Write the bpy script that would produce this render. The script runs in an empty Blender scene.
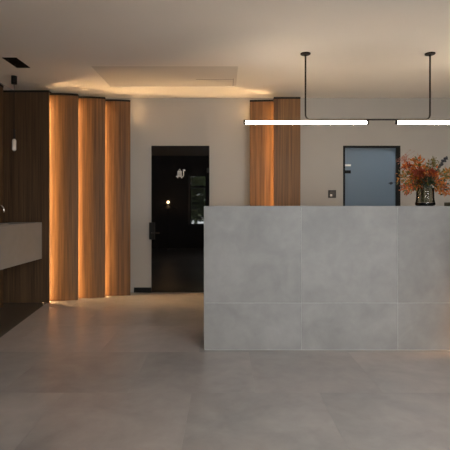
import bpy, bmesh, math, random
from mathutils.bvhtree import BVHTree
from mathutils import Vector, Matrix, Quaternion

S = bpy.context.scene
COL = S.collection
R = math.radians
random.seed(7)

# ------------------------------------------------------------ camera
CAM_Z = 1.216
cd = bpy.data.cameras.new('camera')
cam = bpy.data.objects.new('camera', cd)
COL.objects.link(cam)
cam.location = (0, 0, CAM_Z)
cam.rotation_euler = (R(90), 0, 0)
cd.sensor_width = 36
cd.lens = 36.0
cd.shift_y = -17 / 450
cd.clip_start = 0.05
S.camera = cam

# ------------------------------------------------------------ world, exposure
W = bpy.data.worlds.new('overcast_sky')
S.world = W
W.use_nodes = True
wn = W.node_tree
bg = wn.nodes['Background']
bg.inputs[0].default_value = (0.97, 0.98, 1.0, 1)
SKY = 15.5
bg.inputs[1].default_value = SKY
S.view_settings.view_transform = 'Standard'
S.view_settings.look = 'None'
S.view_settings.gamma = 1
S.view_settings.use_curve_mapping = False
S.view_settings.exposure = 0.0

TUBE_E = 31.0       # linear pendant tubes
LED_E = 78.0       # strips behind the wooden panels
FLOOR_GLOW_E = 170.0  # for the unseen light added at the counter's right end


def portal(x0, x1, z0, z1, y):
    l = bpy.data.lights.new('window_portal', 'AREA')
    l.shape = 'RECTANGLE'
    l.size = x1 - x0
    l.size_y = z1 - z0
    l.cycles.is_portal = True
    o = bpy.data.objects.new('window_portal', l)
    COL.objects.link(o)
    o.location = ((x0 + x1) / 2, y, (z0 + z1) / 2)
    o.rotation_euler = (R(90), 0, 0)   # -Z of the lamp looks to +Y
    o.rotation_euler = (R(-90), 0, R(180))
    return o


# ------------------------------------------------------------ materials
MATS = {}


def base_mat(name):
    m = bpy.data.materials.new(name)
    m.use_nodes = True
    nt = m.node_tree
    return m, nt, nt.nodes['Principled BSDF'], nt.nodes['Material Output']


def simple(name, col, rough=0.5, metal=0.0, noise=0.06, scale=8.0, bump=0.0, spec=0.5, coat=0.0):
    m, nt, p, out = base_mat(name)
    N, L = nt.nodes, nt.links
    tc = N.new('ShaderNodeTexCoord')
    nz = N.new('ShaderNodeTexNoise')
    nz.inputs['Scale'].default_value = scale
    nz.inputs['Detail'].default_value = 5
    L.new(tc.outputs['Object'], nz.inputs['Vector'])
    mx = N.new('ShaderNodeMix')
    mx.data_type = 'RGBA'
    mx.inputs[6].default_value = tuple(c * (1 - noise) for c in col) + (1,)
    mx.inputs[7].default_value = tuple(min(1, c * (1 + noise)) for c in col) + (1,)
    L.new(nz.outputs['Fac'], mx.inputs[0])
    L.new(mx.outputs[2], p.inputs['Base Color'])
    p.inputs['Roughness'].default_value = rough
    p.inputs['Metallic'].default_value = metal
    p.inputs['Specular IOR Level'].default_value = spec
    p.inputs['Coat Weight'].default_value = coat
    if bump:
        b = N.new('ShaderNodeBump')
        b.inputs['Strength'].default_value = bump
        b.inputs['Distance'].default_value = 0.01
        L.new(nz.outputs['Fac'], b.inputs['Height'])
        L.new(b.outputs[0], p.inputs['Normal'])
    MATS[name] = m
    return m


def emis(name, col, strength):
    m, nt, p, out = base_mat(name)
    p.inputs['Base Color'].default_value = (0.8, 0.8, 0.8, 1)
    p.inputs['Emission Color'].default_value = col + (1,)
    p.inputs['Emission Strength'].default_value = strength
    MATS[name] = m
    return m


def concrete(name, col, rough, tone=0.10, blotch=0.22, tint=(1.0, 0.96, 0.93), scale=2.2, cloud=0.0):
    """cast concrete look; every separate tile of a mesh gets its own tone and its own pattern."""
    m, nt, p, out = base_mat(name)
    N, L = nt.nodes, nt.links
    tc = N.new('ShaderNodeTexCoord')
    ge = N.new('ShaderNodeNewGeometry')
    rnd_ = ge.outputs['Random Per Island']

    def mad(src, mul, add):
        q = N.new('ShaderNodeMath')
        q.operation = 'MULTIPLY_ADD'
        q.inputs[1].default_value = mul
        q.inputs[2].default_value = add
        L.new(src, q.inputs[0])
        return q.outputs[0]

    def op(o, a, b):
        q = N.new('ShaderNodeMath')
        q.operation = o
        L.new(a, q.inputs[0])
        L.new(b, q.inputs[1])
        return q.outputs[0]
    cmb = N.new('ShaderNodeCombineXYZ')
    for k, f in enumerate((37.0, 23.0, 11.0)):
        L.new(mad(rnd_, f, 0.0), cmb.inputs[k])
    va = N.new('ShaderNodeVectorMath')
    va.operation = 'ADD'
    L.new(cmb.outputs[0], va.inputs[0])
    L.new(tc.outputs['Object'], va.inputs[1])

    def noise(sc, det, ro, di):
        n = N.new('ShaderNodeTexNoise')
        n.inputs['Scale'].default_value = sc
        n.inputs['Detail'].default_value = det
        n.inputs['Roughness'].default_value = ro
        n.inputs['Distortion'].default_value = di
        L.new(va.outputs[0], n.inputs['Vector'])
        return n.outputs['Fac']
    n1 = noise(scale, 8, 0.6, 0.7)
    n2 = noise(scale * 5, 6, 0.55, 0.2)
    n3 = noise(scale * 0.45, 3, 0.5, 0.4)

    def spread(src, amt):
        r_ = N.new('ShaderNodeMapRange')
        r_.inputs['From Min'].default_value = 0.3
        r_.inputs['From Max'].default_value = 0.7
        r_.inputs['To Min'].default_value = -amt
        r_.inputs['To Max'].default_value = amt
        L.new(src, r_.inputs['Value'])
        return r_.outputs[0]
    v = op('ADD', mad(rnd_, tone * 2, 1 - tone), spread(n1, blotch))
    v = op('ADD', v, spread(n2, blotch * 0.4))
    v = op('ADD', v, spread(n3, cloud))
    mx = N.new('ShaderNodeMix')
    mx.data_type = 'RGBA'
    mx.inputs[6].default_value = col + (1,)
    mx.inputs[7].default_value = tuple(c * t for c, t in zip(col, tint)) + (1,)
    L.new(mad(spread(n3, 0.5), 1.0, 0.5), mx.inputs[0])
    sc = N.new('ShaderNodeVectorMath')
    sc.operation = 'SCALE'
    L.new(mx.outputs[2], sc.inputs[0])
    L.new(v, sc.inputs['Scale'])
    L.new(sc.outputs[0], p.inputs['Base Color'])
    p.inputs['Roughness'].default_value = rough
    b = N.new('ShaderNodeBump')
    b.inputs['Strength'].default_value = 0.06
    b.inputs['Distance'].default_value = 0.004
    L.new(n2, b.inputs['Height'])
    L.new(b.outputs[0], p.inputs['Normal'])
    MATS[name] = m
    return m


def wood(name, light, dark, rough=0.55, seed=0.0):
    m, nt, p, out = base_mat(name)
    N, L = nt.nodes, nt.links
    tc = N.new('ShaderNodeTexCoord')
    oi = N.new('ShaderNodeObjectInfo')
    off = N.new('ShaderNodeVectorMath')
    off.operation = 'MULTIPLY_ADD'
    off.inputs[1].default_value = (0, 0, 0)
    L.new(tc.outputs['Object'], off.inputs[0])
    mul = N.new('ShaderNodeMath')
    mul.operation = 'MULTIPLY_ADD'
    mul.inputs[1].default_value = 13.0
    mul.inputs[2].default_value = seed
    L.new(oi.outputs['Random'], mul.inputs[0])
    cmb = N.new('ShaderNodeCombineXYZ')
    L.new(mul.outputs[0], cmb.inputs[0])
    L.new(mul.outputs[0], cmb.inputs[2])
    add = N.new('ShaderNodeVectorMath')
    add.operation = 'ADD'
    L.new(tc.outputs['Object'], add.inputs[0])
    L.new(cmb.outputs[0], add.inputs[1])

    def grain(scale, detail, dist):
        mp = N.new('ShaderNodeMapping')
        mp.inputs['Scale'].default_value = scale
        L.new(add.outputs[0], mp.inputs['Vector'])
        n = N.new('ShaderNodeTexNoise')
        n.inputs['Scale'].default_value = 1
        n.inputs['Detail'].default_value = detail
        n.inputs['Distortion'].default_value = dist
        L.new(mp.outputs[0], n.inputs['Vector'])
        return n
    g1 = grain((22, 22, 0.5), 5, 0.4)
    g2 = grain((95, 95, 1.6), 3, 0.2)
    a = N.new('ShaderNodeMath')
    a.operation = 'MULTIPLY_ADD'
    a.inputs[1].default_value = 0.45
    L.new(g2.outputs['Fac'], a.inputs[0])
    s = N.new('ShaderNodeMath')
    s.operation = 'MULTIPLY'
    s.inputs[1].default_value = 0.6
    L.new(g1.outputs['Fac'], s.inputs[0])
    L.new(s.outputs[0], a.inputs[2])
    cr = N.new('ShaderNodeValToRGB')
    cr.color_ramp.elements[0].position = 0.34
    cr.color_ramp.elements[0].color = dark + (1,)
    cr.color_ramp.elements[1].position = 0.70
    cr.color_ramp.elements[1].color = light + (1,)
    L.new(a.outputs[0], cr.inputs[0])
    L.new(cr.outputs[0], p.inputs['Base Color'])
    p.inputs['Roughness'].default_value = rough
    p.inputs['Specular IOR Level'].default_value = 0.25
    b = N.new('ShaderNodeBump')
    b.inputs['Strength'].default_value = 0.08
    b.inputs['Distance'].default_value = 0.003
    L.new(g2.outputs['Fac'], b.inputs['Height'])
    L.new(b.outputs[0], p.inputs['Normal'])
    MATS[name] = m
    return m


def pane(name, tint, gloss, rough=0.0, translucent=0.0, trans_col=(1, 1, 1)):
    """thin sheet of glass: see-through share, scattering share, surface reflection."""
    m, nt, p, out = base_mat(name)
    N, L = nt.nodes, nt.links
    N.remove(p)
    t = N.new('ShaderNodeBsdfTransparent')
    t.inputs[0].default_value = tint + (1,)
    cur = t.outputs[0]
    if translucent:
        tr = N.new('ShaderNodeBsdfTranslucent')
        tr.inputs[0].default_value = trans_col + (1,)
        mx = N.new('ShaderNodeMixShader')
        mx.inputs[0].default_value = translucent
        L.new(cur, mx.inputs[1])
        L.new(tr.outputs[0], mx.inputs[2])
        cur = mx.outputs[0]
    g = N.new('ShaderNodeBsdfGlossy')
    g.inputs['Roughness'].default_value = rough
    fr = N.new('ShaderNodeFresnel')
    fr.inputs[0].default_value = gloss
    mx = N.new('ShaderNodeMixShader')
    L.new(fr.outputs[0], mx.inputs[0])
    L.new(cur, mx.inputs[1])
    L.new(g.outputs[0], mx.inputs[2])
    L.new(mx.outputs[0], out.inputs[0])
    MATS[name] = m
    return m


PLASTER = simple('wall_plaster', (0.345, 0.315, 0.285), 0.85, noise=0.04, scale=3.0, bump=0.04)
CEIL = simple('ceiling_paint', (0.80, 0.75, 0.69), 0.85, noise=0.03, scale=2.0, bump=0.02)
HATCH = simple('hatch_shade', (0.63, 0.58, 0.53), 0.85, noise=0.03, scale=2.0)  # ceiling colour darkened for the shade inside the recess
FLOOR = concrete('floor_tiles', (0.305, 0.287, 0.273), 0.30, tone=0.09, blotch=0.15, cloud=0.14, tint=(1.03, 0.94, 0.90))
NOOK_SHADE = concrete('shaded_floor_tiles', (0.075, 0.064, 0.050), 0.45, tone=0.15, blotch=0.12)  # floor tile colour darkened to stand for shade in the nook
TILE = concrete('counter_tiles', (0.150, 0.136, 0.124), 0.5, tone=0.07, blotch=0.15, cloud=0.12, scale=3.0, tint=(1.0, 1.0, 1.02))
SLAB = concrete('stone_slab', (0.205, 0.193, 0.182), 0.5, tone=0.0, blotch=0.09)
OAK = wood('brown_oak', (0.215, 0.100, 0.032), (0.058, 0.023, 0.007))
OAKSHADE = wood('shaded_oak', (0.095, 0.050, 0.022), (0.022, 0.011, 0.005), seed=4.0)  # same oak as the rest, colour darkened for the shaded nook
BLACK = simple('black_metal', (0.006, 0.0055, 0.005), 0.55, noise=0.1, spec=0.15)
BRONZE = simple('dark_bronze', (0.016, 0.010, 0.007), 0.5, metal=0.0, noise=0.1, spec=0.25)
BLACKGLASS = simple('black_door_glass', (0.004, 0.004, 0.0045), 0.02, noise=0.0, spec=0.5)
WHITEFILM = simple('white_film', (0.55, 0.53, 0.52), 0.6, noise=0.0)
CHROME = simple('chrome', (0.75, 0.73, 0.70), 0.15, metal=1.0, noise=0.02)
TUBE = emis('tube_glow', (1.0, 0.82, 0.62), TUBE_E)
LED = emis('led_glow', (1.0, 0.63, 0.29), LED_E)
TOPFILL = emis('top_fill_glow', (1.0, 0.68, 0.36), LED_E * 0.07)  # added glow behind the panel tops, for light on the ceiling
FLED = emis('added_floor_glow', (1.0, 0.55, 0.20), FLOOR_GLOW_E)
BULB = emis('bulb_glow', (1.0, 0.62, 0.30), 220.0)
COOL = emis('cool_fill_glow', (0.80, 0.90, 1.0), 17.0)
FROST = pane('frosted_glass', (0.60, 0.66, 0.70), 1.4, 0.4, 0.58, (0.50, 0.56, 0.60))
CLEAR = pane('clear_glass', (0.94, 0.96, 0.96), 1.45)
SMOKE = pane('smoked_glass', (0.80, 0.78, 0.73), 1.22, 0.08)
PEARL = simple('opal_glass', (0.62, 0.57, 0.52), 0.25, noise=0.05, coat=0.5)
WHITE = simple('cool_white_paint', (0.62, 0.66, 0.70), 0.8, noise=0.02)
OLIVE = simple('dark_olive_cloth', (0.030, 0.030, 0.018), 0.7, noise=0.2, scale=60)
BARK = simple('twig_bark', (0.045, 0.030, 0.018), 0.8, noise=0.3, scale=60)
GREENSTEM = simple('green_stem', (0.06, 0.075, 0.02), 0.6, noise=0.3, scale=50)
ORANGE = simple('orange_leaf', (0.42, 0.09, 0.005), 0.6, noise=0.35, scale=25)
AMBER = simple('amber_leaf', (0.36, 0.12, 0.008), 0.6, noise=0.35, scale=25)
RUST = simple('rust_red_petal', (0.20, 0.026, 0.006), 0.6, noise=0.35, scale=25)
OLIVELEAF = simple('olive_leaf', (0.11, 0.085, 0.012), 0.6, noise=0.35, scale=25)
DARKLEAF = simple('deep_green_leaf', (0.018, 0.023, 0.007), 0.55, noise=0.35, scale=25)
PINK = simple('pink_seed', (0.30, 0.10, 0.06), 0.6, noise=0.3, scale=40)
NIGHT = simple('blackish_bud', (0.018, 0.016, 0.022), 0.6, noise=0.3, scale=40)
WATER = pane('vase_water', (0.45, 0.50, 0.50), 1.33, 0.0)
LEAFOUT = simple('garden_leaf', (0.20, 0.24, 0.11), 0.7, noise=0.4, scale=9)
ASPHALT = simple('pavement', (0.42, 0.41, 0.40), 0.9, noise=0.1, scale=6)


# ------------------------------------------------------------ mesh helpers
def bm_box(bm, x0, x1, y0, y1, z0, z1, bev=0.0, seg=2):
    b2 = bmesh.new()
    bmesh.ops.create_cube(b2, size=1)
    for v in b2.verts:
        v.co = Vector((x0 + (v.co.x + .5) * (x1 - x0), y0 + (v.co.y + .5) * (y1 - y0), z0 + (v.co.z + .5) * (z1 - z0)))
    if bev:
        bmesh.ops.bevel(b2, geom=b2.edges[:], offset=bev, segments=seg, profile=0.5, affect='EDGES')
    merge(bm, b2)


def merge(bm, b2, mat=None):
    me = bpy.data.meshes.new('tmp')
    if mat is not None:
        b2.transform(mat)
    b2.to_mesh(me)
    b2.free()
    bm.from_mesh(me)
    bpy.data.meshes.remove(me)


def bm_cyl(bm, p0, p1, r0, r1=None, seg=16, caps=True):
    r1 = r0 if r1 is None else r1
    p0, p1 = Vector(p0), Vector(p1)
    d = p1 - p0
    b2 = bmesh.new()
    bmesh.ops.create_cone(b2, cap_ends=caps, segments=seg, radius1=r0, radius2=r1, depth=d.length)
    q = Vector((0, 0, 1)).rotation_difference(d.normalized())
    merge(bm, b2, Matrix.Translation((p0 + p1) / 2) @ q.to_matrix().to_4x4())


def bm_tube(bm, pts, rad, seg=8, cap=True):
    pts = [Vector(p) for p in pts]
    n = len(pts)
    rr = rad if isinstance(rad, (list, tuple)) else [rad] * n
    rings = []
    up = Vector((0.31, 0.17, 0.93)).normalized()
    for i, p in enumerate(pts):
        t = (pts[min(i + 1, n - 1)] - pts[max(i - 1, 0)]).normalized()
        a = t.cross(up)
        if a.length < 1e-3:
            a = t.cross(Vector((1, 0, 0)))
        a.normalize()
        b = t.cross(a).normalized()
        rings.append([bm.verts.new(p + (a * math.cos(2 * math.pi * k / seg) + b * math.sin(2 * math.pi * k / seg)) * rr[i]) for k in range(seg)])
    for i in range(n - 1):
        for k in range(seg):
            bm.faces.new((rings[i][k], rings[i][(k + 1) % seg], rings[i + 1][(k + 1) % seg], rings[i + 1][k]))
    if cap:
        bm.faces.new(rings[0][::-1])
        bm.faces.new(rings[-1])


def bm_lathe(bm, prof, seg=40, cx=0, cy=0):
    rings = []
    for r, z in prof:
        if r < 1e-5:
            rings.append([bm.verts.new((cx, cy, z))])
        else:
            rings.append([bm.verts.new((cx + r * math.cos(2 * math.pi * k / seg), cy + r * math.sin(2 * math.pi * k / seg), z)) for k in range(seg)])
    for a, b in zip(rings, rings[1:]):
        for k in range(seg):
            k2 = (k + 1) % seg
            if len(a) == 1 and len(b) > 1:
                bm.faces.new((a[0], b[k2], b[k]))
            elif len(b) == 1 and len(a) > 1:
                bm.faces.new((a[k], a[k2], b[0]))
            elif len(a) > 1:
                bm.faces.new((a[k], a[k2], b[k2], b[k]))


def obj(name, bm, mat, parent=None, smooth=False):
    bmesh.ops.recalc_face_normals(bm, faces=bm.faces[:])
    me = bpy.data.meshes.new(name)
    bm.to_mesh(me)
    bm.free()
    if smooth:
        for p in me.polygons:
            p.use_smooth = True
    o = bpy.data.objects.new(name, me)
    COL.objects.link(o)
    for m in (mat if isinstance(mat, (list, tuple)) else [mat]):
        me.materials.append(m)
    if parent is not None:
        o.parent = parent
        q = parent
        M = Matrix.Identity(4)
        while q is not None:          # children are modelled in world coordinates
            M = Matrix.LocRotScale(q.location, q.rotation_euler, q.scale) @ M
            q = q.parent
        me.transform(M.inverted())
    return o


def thing(name, label, cat, loc, rotz=0, group=None):
    o = bpy.data.objects.new(name, None)
    COL.objects.link(o)
    o.empty_display_size = 0.1
    o.location = loc
    o.rotation_euler = (0, 0, rotz)
    return tag(o, label, cat, group)


def tag(o, label, cat, group=None, kind=None):
    o['label'] = label
    o['category'] = cat
    if group:
        o['group'] = group
    if kind:
        o['kind'] = kind
    return o


def struct(name, bm, mat, parent=None, smooth=False):
    o = obj(name, bm, mat, parent, smooth)
    if parent is None:
        o['kind'] = 'structure'
    return o


def boxes(*bs, bev=0.0):
    bm = bmesh.new()
    for b in bs:
        bm_box(bm, *b, bev=bev)
    return bm


# ------------------------------------------------------------ the room
H = 2.80
YB = 6.48          # back wall
YF = -0.7          # window wall behind the camera
XL, XR = -2.84, 3.60
# big floor tiles in running bond; those in the nook are coloured darker for its shade
TW, GAP = 0.84, 0.0005
FX0, FX1, FY0, FY1 = XL - .15, XR + .15, YF - .15, 8.75


def border(y):                      # edge of the shade painted into the nook tiles
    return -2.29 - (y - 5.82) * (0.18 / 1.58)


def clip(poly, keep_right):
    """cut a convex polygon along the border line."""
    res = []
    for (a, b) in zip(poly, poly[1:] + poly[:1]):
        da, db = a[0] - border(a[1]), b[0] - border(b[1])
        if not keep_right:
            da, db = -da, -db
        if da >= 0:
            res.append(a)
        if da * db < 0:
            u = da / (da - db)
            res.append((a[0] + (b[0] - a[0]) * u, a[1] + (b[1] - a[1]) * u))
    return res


def slab(bm, poly, z0, z1):
    lo = [bm.verts.new((x, y, z0)) for x, y in poly]
    hi = [bm.verts.new((x, y, z1)) for x, y in poly]
    bm.faces.new(hi)
    bm.faces.new(lo[::-1])
    n = len(poly)
    for i in range(n):
        bm.faces.new((lo[i], lo[(i + 1) % n], hi[(i + 1) % n], hi[i]))


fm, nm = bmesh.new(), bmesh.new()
j0 = math.floor((FY0 - .44) / TW)
for j in range(j0, math.ceil((FY1 - .44) / TW)):
    y0, y1 = max(FY0, .44 + j * TW), min(FY1, .44 + (j + 1) * TW)
    sx = -.22 if j % 2 == 0 else .20
    i0 = math.floor((FX0 - sx) / TW)
    for i in range(i0, math.ceil((FX1 - sx) / TW)):
        x0, x1 = max(FX0, sx + i * TW), min(FX1, sx + (i + 1) * TW)
        if x1 - x0 < .01 or y1 - y0 < .01:
            continue
        q = [(x0 + GAP, y0 + GAP), (x1 - GAP, y0 + GAP), (x1 - GAP, y1 - GAP), (x0 + GAP, y1 - GAP)]
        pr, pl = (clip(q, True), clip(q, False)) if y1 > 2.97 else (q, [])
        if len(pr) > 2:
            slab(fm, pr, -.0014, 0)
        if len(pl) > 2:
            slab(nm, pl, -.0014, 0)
bm_box(fm, FX0, FX1, FY0, FY1, -.12, -.0015)
struct('floor', fm, FLOOR)
struct('floor_nook_shade', nm, NOOK_SHADE)

# ceiling with the shallow recess of the hatch
hx0, hx1, hy0, hy1 = -1.50, 0.145, 5.03, 5.88
struct('ceiling', boxes((XL - .15, XR + .15, YF - .15, hy0, H, H + .15), (XL - .15, XR + .15, hy1, 8.75, H, H + .15),
                        (XL - .15, hx0, hy0, hy1, H, H + .15), (hx1, XR + .15, hy0, hy1, H, H + .15)), CEIL)
t = thing('ceiling_hatch', 'flush rectangular plaster access hatch set into the ceiling near the ribbed wooden panels', 'ceiling hatch', ((hx0 + hx1) / 2, (hy0 + hy1) / 2, H + .007))
obj('hatch_panel', boxes((hx0 + .0006, hx1 - .0006, hy0 + .0006, hy1 - .0006, H + .0045, H + .05)), HATCH, t)
obj('air_slot', boxes((-.36, .10, 5.55, 5.565, H + .002, H + .0043), (.10, .108, 5.52, 5.84, H + .001, H + .0043)), simple('slot_grey', (0.30, 0.27, 0.25), 0.7), t)

# back wall, two door openings
D1 = (-1.060, -0.224)
D2 = (1.70, 2.525)
DH = 2.113
struct('wall_back', boxes((XL - .15, D1[0], YB, YB + .15, 0, H), (D1[0], D1[1], YB, YB + .15, DH, H), (D1[1], D2[0], YB, YB + .15, 0, H),
                          (D2[0], D2[1], YB, YB + .15, DH, H), (D2[1], XR + .15, YB, YB + .15, 0, H)), PLASTER)
struct('baseboard_back', boxes((-1.31, D1[0] - .002, YB - .012, YB - .0005, 0.0, 0.072), (D1[1] + .002, 0.345, YB - .012, YB - .0005, 0.0, 0.072),
                               (1.04, D2[0] - .002, YB - .012, YB - .0005, 0, .072), bev=0.0), BLACK)
struct('wall_left', boxes((XL - .15, XL, YF - .15, YB, 0, H)), PLASTER)
struct('wall_right', boxes((XR, XR + .15, YF - .15, 8.75, 0, H)), PLASTER)
# window wall behind the camera
WINS = [(-1.07, -0.55, 0.70, 2.22), (-0.25, 1.60, 0.12, 2.66), (1.75, 3.50, 0.12, 2.66)]
fb = []
xs = XL - .15
for (x0, x1, z0, z1) in WINS:
    fb.append((xs, x0, YF - .15, YF, 0, H))
    fb.append((x0, x1, YF - .15, YF, 0, z0))
    fb.append((x0, x1, YF - .15, YF, z1, H))
    xs = x1
fb.append((xs, XR + .15, YF - .15, YF, 0, H))
struct('wall_front', boxes(*fb), simple('dark_brown_plaster', (0.045, 0.038, 0.032), 0.85))
for i, (x0, x1, z0, z1) in enumerate(WINS):
    f = .04
    tz = z1 - .38
    fr = boxes((x0, x0 + f, YF - .10, YF - .04, z0, z1), (x1 - f, x1, YF - .10, YF - .04, z0, z1), (x0 + f, x1 - f, YF - .10, YF - .04, z0, z0 + f),
               (x0 + f, x1 - f, YF - .10, YF - .04, z1 - f, z1), (x0 + f, x1 - f, YF - .10, YF - .04, tz, tz + .05))
    w = struct('window_%d' % (i + 1), fr, BLACK)
    obj('pane', boxes((x0 + f, x1 - f, YF - .073, YF - .067, z0 + f, tz), (x0 + f, x1 - f, YF - .073, YF - .067, tz + .05, z1 - f)), CLEAR, w)
    obj('jamb_lining', boxes((x0 - .035, x0 - .0005, YF + .0005, YF + .012, z0, z1)), simple('pale_jamb_%d' % i, (0.6, 0.6, 0.6), 0.5), w)
    portal(x0, x1, z0, z1, YF - .12)

# corridor behind the frosted door
struct('wall_corridor_end', boxes((1.2, XR, 8.6, 8.75, 0, H)), WHITE)
struct('wall_corridor_side', boxes((1.05, 1.2, YB + .15, 8.75, 0, H)), WHITE)
cl = thing('corridor_fill_lamp', 'added cool white ceiling lamp standing in for daylight behind the frosted door', 'lamp', (2.6, 7.6, H - .04))  # added lamp, stands in for daylight beyond the frosted glass
obj('lamp_body', boxes((2.35, 2.85, 7.35, 7.85, H - .035, H - .0005), bev=.004), WHITE, cl)
obj('diffuser', boxes((2.37, 2.83, 7.37, 7.83, H - .045, H - .036), bev=.002), COOL, cl)

# outside, only met in the dark door's reflection
struct('ground_outside', boxes((-9, 9, -14, YF - .15, -.15, -.03)), ASPHALT)
for (tx, ty, th, tr_, lab) in ((-1.00, -2.0, 2.6, .75, 'bushy green garden tree outside the narrow window'), (2.6, -8.5, 3.0, 1.1, 'broad green garden tree outside the wide windows')):
    t = thing('garden_tree', lab, 'tree', (tx, ty, -.03))
    bm = bmesh.new()
    bm_tube(bm, [(tx, ty, -.03), (tx + .04, ty, th * .35), (tx, ty + .03, th * .7)], [.07, .055, .03])
    obj('trunk', bm, BARK, t)
    bm = bmesh.new()
    for k in range(3200):
        u = Vector((random.gauss(0, 1), random.gauss(0, 1), random.gauss(0, 1))).normalized() * tr_ * random.uniform(.35, 1) ** .5
        c = Vector((tx, ty, th * .62)) + Vector((u.x, u.y, u.z * 1.2))
        a = Vector((random.gauss(0, 1), random.gauss(0, 1), random.gauss(0, 1))).normalized() * .07
        b = a.orthogonal().normalized() * .04
        bm.faces.new([bm.verts.new(c + q) for q in (-a, b, a, -b)])
    obj('crown', bm, LEAFOUT, t)

# ------------------------------------------------------------ doors
# dark glass door
d = D1
dr = struct('door_1', boxes((d[0] + .004, d[1] - .004, YB - .012, YB + .0, 0.006, DH - .006), bev=.0015), BLACKGLASS)
obj('door_frame', boxes((d[0], d[0] + .012, YB + .001, YB + .06, 0, DH), (d[1] - .012, d[1], YB + .001, YB + .06, 0, DH), (d[0] + .012, d[1] - .012, YB + .001, YB + .06, DH - .012, DH), (d[0] + .012, d[1] - .012, YB + .03, YB + .06, 0, DH - .012)), BLACK, dr)


def px(x, y, Y):
    return Vector(((x - 225) / 450 * Y, Y, CAM_Z + (208 - y) / 450 * Y))


hd = obj('door_lock', boxes((-1.085, -1.005, YB - .05, YB - .0125, .765, 1.01), bev=.004), BLACK, dr)
bm = bmesh.new()
bm_tube(bm, [(-1.045, YB - .05, .86), (-1.045, YB - .085, .86), (-1.03, YB - .09, .86), (-.93, YB - .09, .86)], .009, 10)
obj('lever_handle', bm, BRONZE, hd, True)
obj('hinge', boxes((-.262, -.232, YB - .022, YB - .0125, .33, .40), bev=.002), BLACK, dr)
obj('hinge', boxes((-.262, -.232, YB - .022, YB - .0125, 1.72, 1.79), bev=.002), BLACK, dr)
# emblem of white film
bm = bmesh.new()


def strip(pts, w):
    Y = YB - .0135
    P = [px(170 + a / 22.5, 165 + b / 22.5, Y) for a, b in pts]
    w = w / 22.5 / 450 * Y
    for a, b in zip(P, P[1:]):
        dd = (b - a).normalized()
        n = Vector((-dd.z, 0, dd.x)) * w / 2
        a2, b2 = a - dd * w * .3, b + dd * w * .3
        vs = [bm.verts.new(q) for q in (a2 - n, b2 - n, b2 + n, a2 + n)]
        f = bm.faces.new(vs)
        e = bmesh.ops.extrude_face_region(bm, geom=[f])
        for v in [g for g in e['geom'] if isinstance(g, bmesh.types.BMVert)]:
            v.co.y += .0009


for x in (176, 197, 217, 238, 258):
    h = 18 * ((x - 217) / 45) ** 2
    strip([(x, 135 + h), (x, 258 - h)], 12)
strip([(172, 150), (190, 138), (243, 138), (264, 150)], 14)
strip([(172, 178), (264, 178)], 8)
strip([(200, 128), (205, 102), (217, 95), (229, 102), (234, 128)], 9)
strip([(180, 240), (195, 258), (240, 258), (262, 240)], 14)
strip([(188, 250), (160, 255), (140, 258)], 17)
strip([(180, 258), (172, 288)], 15)
strip([(246, 256), (252, 282), (268, 290)], 15)
strip([(270, 272), (300, 250), (308, 215), (302, 150), (310, 125), (340, 120)], 17)
strip([(295, 112), (330, 108)], 14)
obj('emblem', bm, WHITEFILM, dr)['label'] = 'white stylised emblem on the dark glass'

# frosted bluish door
d = D2
dr = struct('door_2', boxes((d[0] + .03, d[1] - .06, YB + .02, YB + .03, 0.01, DH - .03)), FROST)
obj('door_frame', boxes((d[0], d[0] + .028, YB - .004, YB + .06, 0, DH), (d[1] - .058, d[1], YB - .004, YB + .06, 0, DH), (d[0] + .028, d[1] - .058, YB - .004, YB + .06, DH - .028, DH)), BLACK, dr)
p0 = px(345, 164.5, YB)
obj('hinge', boxes((d[0] + .02, d[0] + .115, YB + .008, YB + .019, 1.715, 1.76), bev=.003), BLACK, dr)
h_ = obj('hinge', boxes((d[0] + .02, d[0] + .115, YB + .008, YB + .019, 1.818, 1.846), bev=.003), simple('hinge_glint', (0.85, 0.82, 0.78), 0.35), dr)  # pale colour stands for a bright reflection at the hinge
h_['label'] = 'hinge plate coloured pale for a bright reflection'
obj('hinge', boxes((d[0] + .02, d[0] + .115, YB + .008, YB + .019, .33, .375), bev=.003), BLACK, dr)
hd = obj('door_lock', boxes((d[1] - .11, d[1] - .062, YB + .004, YB + .019, .93, 1.13), bev=.003), BLACK, dr)
# light switch
t = thing('pale_band_post', 'made-up pale upright giving the lighter band in the frosted door', 'post', (2.65, 8.3, 0))  # made-up upright, put in for the lighter band in the glass
obj('shaft', boxes((2.58, 2.72, 8.23, 8.37, .02, 1.70), bev=.004), simple('bright_white_paint', (0.85, 0.87, 0.88), 0.6), t)
obj('foot_plate', boxes((2.54, 2.76, 8.19, 8.41, 0, .02), bev=.002), WHITE, t)
obj('cap', boxes((2.57, 2.73, 8.22, 8.38, 1.70, 1.72), bev=.003), WHITE, t)
t = thing('light_switch', 'small square black wall switch left of the frosted glass door', 'switch', px(332, 194, YB))
c = px(332, 194, YB)
obj('switch_plate', boxes((c.x - .055, c.x + .055, YB - .012, YB - .0005, c.z - .055, c.z + .055), bev=.003), BRONZE, t)
obj('rocker', boxes((c.x - .038, c.x + .038, YB - .018, YB - .0125, c.z - .038, c.z + .038), bev=.002), simple('rocker_brown', (0.035, 0.022, 0.014), 0.5), t)
obj('marker_lens', boxes((c.x - .032, c.x - .002, YB - .0205, YB - .0185, c.z - .034, c.z - .004), bev=.0008), simple('pale_lens', (0.62, 0.52, 0.42), 0.4), t)

# ------------------------------------------------------------ wooden panels with light strips
ZP = 2.705


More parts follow.
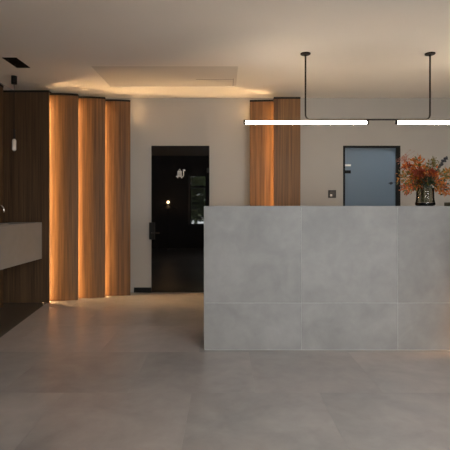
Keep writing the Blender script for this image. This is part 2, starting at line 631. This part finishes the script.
def bowed(x0, x1, y0, y1, z0, z1, bow, xf):
    """upright board whose face swells gently towards the room between xf and x1."""
    bm = bmesh.new()
    fr = [(x0, y0)]
    if bow:
        n = 18
        fr += [(xf + (x1 - xf) * k / n, y0 - bow * math.sin(math.pi * k / n) ** .8) for k in range(n + 1)]
    else:
        fr += [(x1, y0)]
    slab(bm, fr + [(x1, y1), (x0, y1)], z0, z1)
    return bm


def wood_panel(label, xa, ya, xb, yb, led=None, mat=OAK, thick=.022, z_led=0.004, led_in=.10, lid=0.0, top=None, bow=0.0, bow_from=0.0):
    """board from (xa,ya) to (xb,yb) seen from the room; led is None, 'right' or 'left'."""
    ang = math.atan2(yb - ya, xb - xa)
    ln = math.hypot(xb - xa, yb - ya)
    t = thing('wood_panel', label, 'wall panel', (xa, ya, 0), ang, 'upright wooden wall panels')
    M = Matrix.Translation((xa, ya, 0)) @ Matrix.Rotation(ang, 4, 'Z')

    def put(n, b, m):
        b.transform(M)
        return obj(n, b, m, t)
    put('board', bowed(0, ln, 0, thick, .004, ZP - .014, bow, bow_from), mat)
    put('top_trim', bowed(-.001, ln + .001, -.003, thick, ZP - .0135, ZP + .012, bow, bow_from), BLACK)
    if led:
        s = 1 if led == 'right' else -1
        xe = ln - led_in if s > 0 else led_in
        p = put('strip_profile', boxes((min(xe - s * .018, xe), max(xe - s * .018, xe), thick + .0005, thick + .066, z_led - .004, ZP - .015)), BLACK)
        put('light_strip', boxes((min(xe + s * .0005, xe + s * .004), max(xe + s * .0005, xe + s * .004), thick + .040, thick + .064, z_led, ZP - .07)), LED)
        if lid:
            a_, b_ = (ln - .22, ln) if s > 0 else (0, .22)
            put('light_block_lid', boxes((a_, b_, thick + .0005, thick + lid, ZP - .0135, ZP + .010)), BLACK)  # added lid, stops strip light rising to the ceiling in front
    if top:
        put('top_fill_strip', boxes((top[0], top[1], thick + .03, thick + .05, ZP - .03, ZP - .02)), TOPFILL)  # added strip, imitates light leaking up out of the gap
        put('fill_strip_rail', boxes((top[0], top[1], thick + .0005, thick + .0295, ZP - .04, ZP - .02)), BLACK)
    return t


wood_panel('wooden panel coloured dark for shade at far left behind the wash basin', XL + .004, 5.74, -2.247, 5.74, 'right', OAKSHADE, lid=.066)
wood_panel('warmly lit wooden panel beside the dark one behind the basin', -2.46, 5.868, -1.936, 5.925, 'right', lid=.052, top=(.20, .36), bow=.024, bow_from=.15)
wood_panel('warmly lit wooden panel, middle of the three at the left', -2.13, 6.04, -1.625, 6.095, 'right', lid=.042, top=(.18, .32), bow=.024, bow_from=.13)
wood_panel('warmly lit wooden panel nearest the dark glass door', -1.81, 6.195, -1.317, 6.26, 'right', z_led=2.55, top=(.17, .30), led_in=.03, bow=.024, bow_from=.13)
wood_panel('wooden panel behind the counter with light glowing on its right side', 0.345, 6.255, 0.84, 6.215, 'left', z_led=2.55, top=(.17, .32), led_in=.03)
wood_panel('wooden panel behind the counter standing forward of its lit neighbour', 0.660, 6.085, 1.020, 6.085, 'left', lid=.10)
# battens that carry the panels off the wall
t = wood_panel('dark wooden side panel on the left wall by the tap', -2.72, 4.0, -2.72, 5.52, None, OAKSHADE)
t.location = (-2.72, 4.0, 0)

# ------------------------------------------------------------ wash basin
t = thing('wash_basin', 'long rectangular grey stone wash basin fixed to the wall at far left', 'wash basin', (-2.53, 5.0, .572))
bx0, bx1, by0, by1, bz0, bz1 = -2.716, -2.333, 4.25, 5.736, .572, 1.035
bm = bmesh.new()
w_ = .035
bm_box(bm, bx1 - w_, bx1, by0, by1, bz0, bz1, bev=.003)
bm_box(bm, bx0, bx1 - w_, by0, by1, bz0, bz0 + .28)
bm_box(bm, bx0, bx0 + .10, by0, by1, bz0 + .28, bz1)
bm_box(bm, bx0 + .10, bx1 - w_, by0, by0 + w_, bz0 + .28, bz1)
bm_box(bm, bx0 + .10, bx1 - w_, by1 - .30, by1, bz0 + .28, bz1)
obj('basin_body', bm, SLAB, t)
bm = bmesh.new()
bm_cyl(bm, (-2.50, 4.9, bz0 + .2805), (-2.50, 4.9, bz0 + .286), .03, seg=24)
obj('drain', bm, CHROME, t)
t = thing('tap', 'slim chrome swan neck tap standing on the stone wash basin', 'tap', (-2.665, 5.2, bz1))
bm = bmesh.new()
pts = [(-2.665, 5.2, bz1 + .001), (-2.665, 5.2, 1.17)]
for k in range(9):
    a = math.pi - math.pi * k / 8
    pts.append((-2.61 + .055 * math.cos(a), 5.2, 1.19 + .055 * math.sin(a)))
pts += [(-2.555, 5.2, 1.165)]
bm_tube(bm, pts, .012, 12)
obj('spout', bm, CHROME, t, True)
bm = bmesh.new()
bm_cyl(bm, (-2.665, 5.2, bz1 + .0005), (-2.665, 5.2, bz1 + .012), .026, seg=24)
obj('base_ring', bm, CHROME, t)
bm = bmesh.new()
bm_cyl(bm, (-2.665, 5.188, bz1 + .06), (-2.665, 5.12, bz1 + .075), .006, seg=12)
obj('lever', bm, CHROME, t)

# ------------------------------------------------------------ small pendant over the basin
lx, ly = -2.53, 5.40
t = thing('pendant_lamp', 'small pendant lamp with pale glass tube hanging over the wash basin', 'lamp', (lx, ly, H))


def zz(y):
    return CAM_Z + (208 - y) / 450 * ly


bm = bmesh.new()
bm_cyl(bm, (lx, ly, zz(84)), (lx, ly, H - .0005), .033, seg=28)
obj('canopy', bm, BLACK, t)
bm = bmesh.new()
bm_cyl(bm, (lx, ly, zz(129.6)), (lx, ly, zz(84)), .0035, seg=8)
obj('cord', bm, BLACK, t)
bm = bmesh.new()
bm_lathe(bm, [(0, zz(129.3)), (.017, zz(129.3)), (.017, zz(130)), (.013, zz(130.2)), (.013, zz(139.0)), (0, zz(139.0))], 24, lx, ly)
obj('socket', bm, BRONZE, t)
bm = bmesh.new()
prof = [(0, zz(138.9)), (.013, zz(139)), (.021, zz(140)), (.024, zz(141)), (.024, zz(149)), (.022, zz(150)), (.014, zz(150.6)), (0, zz(150.6))]
bm_lathe(bm, prof, 28, lx, ly)
obj('glass_shade', bm, PEARL, t, True)
bm = bmesh.new()
bm_lathe(bm, [(0, zz(150.7)), (.012, zz(150.7)), (.012, zz(151.5)), (0, zz(151.5))], 20, lx, ly)
obj('end_cap', bm, BRONZE, t)

# ------------------------------------------------------------ black twin downlight in the ceiling
t = thing('ceiling_downlight', 'black rectangular twin downlight set flush in the ceiling at left', 'lamp', (-2.27, 4.90, H))
obj('housing', boxes((-2.345, -2.195, 4.735, 5.07, H - .006, H - .0005), bev=.001), BLACK, t)
for yy in (4.82, 4.985):
    bm = bmesh.new()
    bm_lathe(bm, [(.055, H - .0065), (.058, H - .010), (.052, H - .010), (.046, H - .007)], 28, -2.27, yy)
    r_ = obj('lamp_ring', bm, BRONZE, t)

# ------------------------------------------------------------ linear pendant over the counter
LY = 4.61
t = thing('linear_pendant', 'long black ceiling lamp with two glowing white tubes above the counter', 'lamp', (1.455, LY, H))
zb = CAM_Z + (208 - 119.6) / 450 * LY
zt = CAM_Z + (208 - 122.6) / 450 * LY
xa, xb = (305.5 - 225) / 450 * LY, (430 - 225) / 450 * LY
for x in (xa, xb):
    bm = bmesh.new()
    bm_lathe(bm, [(0, H - .0005), (.052, H - .0005), (.052, H - .010), (.046, H - .014), (.012, H - .016), (.010, H - .03), (0, H - .03)], 32, x, LY)
    obj('canopy', bm, BRONZE, t)
rb = .05
pts = [(xa, LY, H - .02)]
for k in range(7):
    a = math.pi + math.pi / 2 * k / 6
    pts.append((xa + rb + rb * math.cos(a), LY, zb + rb + rb * math.sin(a)))
for k in range(7):
    a = 1.5 * math.pi + math.pi / 2 * k / 6
    pts.append((xb - rb + rb * math.cos(a), LY, zb + rb + rb * math.sin(a)))
pts.append((xb, LY, H - .02))
bm = bmesh.new()
bm_tube(bm, pts, .0085, 12)
obj('rod', bm, BRONZE, t, True)
tr = .0158
for (x0, x1) in (((243.6 - 225) / 450 * LY, (368.5 - 225) / 450 * LY), ((395.5 - 225) / 450 * LY, (519.5 - 225) / 450 * LY)):
    bm = bmesh.new()
    bm_cyl(bm, (x0 + .02, LY, zt), (x1 - .02, LY, zt), tr, seg=20)
    tb = obj('light_tube', bm, TUBE, t)
    for (q0, q1) in ((x0, x0 + .0195), (x1 - .0195, x1)):
        bm = bmesh.new()
        bm_cyl(bm, (q0, LY, zt), (q1, LY, zt), tr + .001, seg=20)
        bm_cyl(bm, (q0, LY, (zb + zt) / 2), (q1, LY, (zb + zt) / 2), .012, seg=12)
        obj('end_cap', bm, BLACK, tb)

# ------------------------------------------------------------ reception counter
CY, CH = 3.85, 1.2335
cx0, cx1, cdp = -.181, 2.62, .55
t = thing('reception_counter', 'long reception counter faced with grey concrete look tiles', 'counter', (1.2, CY, 0))
obj('core', boxes((cx0 + .012, cx1, CY + .0020, CY + cdp, 0, CH - .0125)), simple('grout_grey', (0.55, 0.53, 0.51), 0.7), t)
g = .0006
bm = bmesh.new()
xj = [cx0, .654, 1.479, 2.304, cx1]
zj = [0.001, .403, CH]
for i in range(len(xj) - 1):
    for j in range(2):
        bm_box(bm, xj[i] + g, xj[i + 1] - g, CY, CY + .0018, zj[j] + g, zj[j + 1] - g, bev=.0008, seg=1)
obj('front_tiles', bm, TILE, t)
bm = bmesh.new()
for j in range(2):
    bm_box(bm, cx0, cx0 + .0118, CY + .0020, CY + cdp, zj[j] + g, (zj[j + 1] if j == 0 else CH - .0125) - g, bev=.0008, seg=1)
obj('end_tiles', bm, TILE, t)
bm = bmesh.new()
for i in range(len(xj) - 1):
    bm_box(bm, xj[i] + g, xj[i + 1] - g, CY + .0020, CY + cdp, CH - .012, CH, bev=.0008, seg=1)
obj('worktop', bm, TILE, t)
p = obj('added_base_light', boxes((2.385, 2.40, CY - .090, CY - .05, .03, .34)), FLED, t)  # unseen light added to throw the warm glow across the floor
obj('added_light_housing', boxes((2.4005, 2.44, CY - .10, CY - .001, .001, .36)), BLACK, t)
# unseen cabinet, added to bound the light on the floor
t = thing('light_bound_cabinet', 'added unseen cabinet bounding the floor light at the right end of the tiled counter', 'cabinet', (2.4, 3.4, 0))
obj('carcass', boxes((2.06, 2.66, 3.10, 3.72, 0, 1.10), bev=.002), OAK, t)
for x0 in (2.063, 2.362):
    dd = obj('door', boxes((x0, x0 + .295, 3.08, 3.099, .06, 1.09), bev=.002), OAK, t)
    bm = bmesh.new()
    bm_cyl(bm, (x0 + .15, 3.06, 1.0), (x0 + .15, 3.0795, 1.0), .012)
    obj('knob', bm, BRONZE, dd)

# dark tray at the picture's right edge
t = thing('tray', 'low dark olive tray lying on the counter right of the vase', 'tray', (2.235, 4.14, CH))
bm = boxes((2.07, 2.40, 4.03, 4.25, CH + .0005, CH + .008), (2.07, 2.08, 4.03, 4.25, CH + .008, CH + .034), (2.39, 2.40, 4.03, 4.25, CH + .008, CH + .034),
           (2.08, 2.39, 4.03, 4.04, CH + .008, CH + .034), (2.08, 2.39, 4.24, 4.25, CH + .008, CH + .034))
obj('tray_body', bm, OLIVE, t)

# ------------------------------------------------------------ vase
VX, VY = 1.833, 4.12
t = thing('vase', 'round smoky glass vase with thick dark base on the counter', 'vase', (VX, VY, CH))
z = CH + .0005
outer = [(0, z), (.066, z), (.078, z + .004), (.086, z + .014), (.087, z + .025), (.080, z + .045), (.077, z + .08), (.077, z + .13), (.079, z + .165)]
inner = [(.075, z + .165), (.073, z + .13), (.073, z + .08), (.075, z + .05), (.078, z + .034), (0, z + .034)]
bm = bmesh.new()
bm_lathe(bm, outer + inner, 48, VX, VY)
obj('glass_wall', bm, SMOKE, t, True)
bm = bmesh.new()
bm_lathe(bm, [(0, z + .003), (.064, z + .003), (.076, z + .008), (.083, z + .016), (.080, z + .030), (0, z + .030)], 48, VX, VY)
obj('dark_base', bm, simple('dark_base_glass', (0.006, 0.008, 0.010), 0.06, noise=0.0), t, True)

# ------------------------------------------------------------ stems in the vase
rnd = random.Random(21)


def rv(s=1.0):
    return Vector((rnd.gauss(0, s), rnd.gauss(0, s), rnd.gauss(0, s)))


def leaf(bm, c, dirv, ln, wd):
    dirv = dirv.normalized()
    side = dirv.cross(rv()).normalized() * wd
    nrm = dirv.cross(side).normalized() * wd * .35
    P = [c, c + dirv * ln * .35 + side - nrm, c + dirv * ln * .75 + side * .7 - nrm * .6, c + dirv * ln, c + dirv * ln * .75 - side * .7 - nrm * .6, c + dirv * ln * .35 - side - nrm, c + dirv * ln * .5]
    v = [bm.verts.new(q) for q in P]
    for a, b in ((0, 1), (1, 2), (2, 3), (3, 4), (4, 5), (5, 0)):
        bm.faces.new((v[a], v[b], v[6]))


def blob(bm, c, r, sub=1):
    b2 = bmesh.new()
    bmesh.ops.create_icosphere(b2, subdivisions=sub, radius=r)
    merge(bm, b2, Matrix.Translation(c) @ Matrix.Diagonal((1, 1, 1.25, 1)))


SPECS = []


def flower(*args, **kw):
    SPECS.append((args, kw))


def tree_of(bm):
    return BVHTree.FromBMesh(bm)


def grow_all(solids):
    """stems first, fanned out so that none crosses another; then leaves, each only where it touches nothing of its neighbours."""
    built = []
    obst = bmesh.new()
    for o in solids:
        me = o.data.copy()
        M = Matrix.Identity(4)
        q = o
        while q is not None:
            M = Matrix.LocRotScale(q.location, q.rotation_euler, q.scale) @ M
            q = q.parent
        me.transform(M)
        obst.from_mesh(me)
        bpy.data.meshes.remove(me)
    tree_solid = tree_of(obst)
    for args, kw in SPECS:
        name, label, cat, tip_px, ty = args[:5]
        tip = px(tip_px[0], tip_px[1], ty)
        dv = tip - Vector((VX, VY, tip.z))
        az = math.atan2(dv.y, dv.x)
        best = None
        for trial in range(60):
            a = az + rnd.gauss(0, .15 + .02 * trial)
            r0, r1 = rnd.uniform(.008, .052), rnd.uniform(.012, .060)
            foot = Vector((VX + r0 * math.cos(a), VY + r0 * math.sin(a), CH + .040))
            hub = Vector((VX + r1 * math.cos(a), VY + r1 * math.sin(a), CH + .172))
            d2 = tip - foot
            c2 = hub + (hub - foot) * .7 + Vector((d2.x * .15, d2.y * .15, 0))
            pts = [foot.lerp(hub, k / 4) for k in range(5)]
            for k in range(1, 11):
                u = k / 10
                pts.append(hub * (1 - u) ** 2 + c2 * 2 * u * (1 - u) + tip * u * u)
            bm = bmesh.new()
            bm_tube(bm, pts, [.003 - .0018 * k / 14 for k in range(15)], 6)
            tr_ = tree_of(bm)
            hits = sum(len(tr_.overlap(x[3])) for x in built) + len(tr_.overlap(tree_solid))
            if best is None or hits < best[0]:
                if best:
                    best[1].free()
                best = (hits, bm, pts, tr_)
                if hits == 0:
                    break
            else:
                bm.free()
        built.append((args, kw, best[2], best[3], best[1]))
    done = []
    for idx, (args, kw, pts, tr_, sbm) in enumerate(built):
        name, label, cat, tip_px, ty, stem_mat, kind, mats, n, spread, size, start = args
        t = thing(name, label, cat, pts[0], 0, kw.get('grp'))
        block = [tree_solid] + [x[3] for k, x in enumerate(built) if k != idx] + done
        obj('stem', sbm, stem_mat, t)
        up = pts[4:]
        mine = bmesh.new()
        for pn, mat, share in mats:
            bm = bmesh.new()
            for k in range(max(1, int(n * share * (2.3 if kind == 'leaf' else 1.4)))):
                for attempt in range(14):
                    u = start + (1 - start) * rnd.random()
                    f = u * (len(up) - 1)
                    i = min(int(f), len(up) - 2)
                    c, dr_ = up[i].lerp(up[i + 1], f - i), (up[i + 1] - up[i]).normalized()
                    off = rv(spread * (.35 + .65 * (1.15 - u)))
                    off -= dr_ * off.dot(dr_) * .5
                    one = bmesh.new()
                    if kind == 'leaf':
                        sc = .82 if attempt < 7 else .62
                        leaf(one, c + off * .8, (off.normalized() * .8 + dr_ * .6 + rv(.3)), sc * size * rnd.uniform(.7, 1.3), sc * size * rnd.uniform(.17, .30))
                    elif kind == 'spray':
                        bm_cyl(one, c, c + off, .0008, seg=3, caps=False)
                        blob(one, c + off, size * rnd.uniform(.7, 1.3))
                    else:
                        blob(one, c + off * .25, size * rnd.uniform(.7, 1.2))
                        leaf(one, c, dr_ + rv(.5), size * 3, size * .6)
                    ot = tree_of(one)
                    if any(ot.overlap(b) for b in block):
                        one.free()
                        continue
                    me = bpy.data.meshes.new('tmp')
                    one.to_mesh(me)
                    one.free()
                    bm.from_mesh(me)
                    mine.from_mesh(me)
                    bpy.data.meshes.remove(me)
                    break
            obj(pn, bm, mat, t)
        done.append(tree_of(mine))


G = 'cut stems in the glass vase'
flower('leafy_branch', 'bright orange leafy branch at the top of the vase bouquet', 'branch', (417, 158), 4.10, BARK, 'leaf', [('leaves', ORANGE, .5), ('amber_leaves', AMBER, .25), ('olive_leaves', OLIVELEAF, .25)], 100, .055, .038, .35, grp=G)
flower('leafy_branch', 'orange leafy branch reaching up right from the vase', 'branch', (431, 160), 4.18, BARK, 'leaf', [('leaves', AMBER, .4), ('olive_leaves', OLIVELEAF, .6)], 70, .05, .036, .35, grp=G)
flower('leafy_branch', 'olive and orange leafy branch leaning left from the vase', 'branch', (400, 177), 4.08, GREENSTEM, 'leaf', [('leaves', OLIVELEAF, .5), ('amber_leaves', AMBER, .5)], 95, .055, .036, .25, grp=G)
flower('leafy_branch', 'low orange branch drooping at the left of the vase', 'branch', (404, 191), 4.02, BARK, 'leaf', [('leaves', ORANGE, .4), ('rust_leaves', RUST, .25), ('olive_leaves', OLIVELEAF, .35)], 85, .045, .036, .2, grp=G)
flower('leafy_branch', 'orange branch drooping toward the dark olive tray', 'branch', (448, 192), 4.02, BARK, 'leaf', [('leaves', ORANGE, .45), ('amber_leaves', AMBER, .3), ('dark_leaves', DARKLEAF, .25)], 100, .05, .038, .2, grp=G)
flower('leafy_branch', 'olive green leafy branch spreading right over the tray', 'branch', (452, 174), 4.14, GREENSTEM, 'leaf', [('leaves', OLIVELEAF, .6), ('amber_leaves', AMBER, .4)], 110, .055, .038, .3, grp=G)
flower('leafy_branch', 'deep green leafy stem low in the middle of the bouquet', 'branch', (428, 184), 3.99, GREENSTEM, 'leaf', [('leaves', DARKLEAF, 1.0)], 80, .04, .034, .05, grp=G)
flower('leafy_branch', 'deep green leafy stem just above the vase rim at left', 'branch', (413, 187), 4.06, GREENSTEM, 'leaf', [('leaves', DARKLEAF, .7), ('olive_leaves', OLIVELEAF, .3)], 80, .04, .034, .05, grp=G)
flower('flower_stem', 'dense rust red flower spike in the middle of the bouquet', 'flower', (418, 171), 4.02, GREENSTEM, 'leaf', [('blossom', RUST, 1.0)], 110, .04, .03, .35, grp=G)
flower('flower_stem', 'rust red flower spike right of the bouquet middle', 'flower', (434, 172), 4.04, GREENSTEM, 'leaf', [('blossom', RUST, .75), ('orange_blossom', ORANGE, .25)], 90, .04, .03, .4, grp=G)
flower('flower_stem', 'orange red flower spike slanting up left in the bouquet', 'flower', (405, 164), 4.12, GREENSTEM, 'leaf', [('blossom', ORANGE, .5), ('rust_blossom', RUST, .5)], 75, .035, .03, .55, grp=G)
flower('seed_spray', 'airy spray of tiny pink seeds at upper left of the bouquet', 'flower', (403, 155), 4.14, GREENSTEM, 'spray', [('seeds', PINK, 1.0)], 70, .065, .0034, .6, grp=G)
flower('seed_spray', 'airy spray of olive seeds at upper right of the bouquet', 'flower', (434, 159), 4.06, GREENSTEM, 'spray', [('seeds', OLIVELEAF, 1.0)], 45, .045, .004, .55, grp=G)
flower('bud_twig', 'nearly black budded twig slanting up right from the bouquet', 'twig', (447, 157), 4.10, NIGHT, 'bud', [('buds', NIGHT, 1.0)], 26, .04, .009, .55, grp=G)
flower('bud_twig', 'thin dark twig with one bud poking out left of the bouquet', 'twig', (390, 183.5), 4.05, NIGHT, 'bud', [('buds', NIGHT, 1.0)], 3, .01, .010, .96, grp=G)

grow_all([o for o in COL.objects if o.parent and o.type == 'MESH' and o.parent.name.split('.')[0] in ('vase', 'tray', 'reception_counter')])

# ------------------------------------------------------------ floor lamp behind the camera (mirrored in the dark door)
fx, fy = -1.66, -0.2
t = thing('floor_lamp', 'tripod floor lamp with bare glowing bulb, mirrored in the dark door', 'lamp', (fx, fy, 0))
bm = bmesh.new()
bm_tube(bm, [(fx, fy, 1.12), (fx, fy, 1.33)], .012, 10)
obj('neck', bm, BLACK, t)
for k in range(3):
    a = R(90 + 120 * k)
    bm = bmesh.new()
    bm_tube(bm, [(fx + .012 * math.cos(a), fy + .012 * math.sin(a), 1.13), (fx + .33 * math.cos(a), fy + .33 * math.sin(a), 0.008)], .012, 10)
    obj('leg', bm, BLACK, t)
bm = bmesh.new()
bm_lathe(bm, [(.015, 1.30), (.10, 1.285), (.26, 1.20), (.262, 1.196), (.10, 1.275), (.015, 1.29)], 36, fx, fy)
obj('lamp_shade', bm, BLACK, t)
bm = bmesh.new()
bmesh.ops.create_icosphere(bm, subdivisions=3, radius=.036)
bm.transform(Matrix.Translation((fx, fy, 1.385)))
obj('bulb', bm, BULB, t, True)
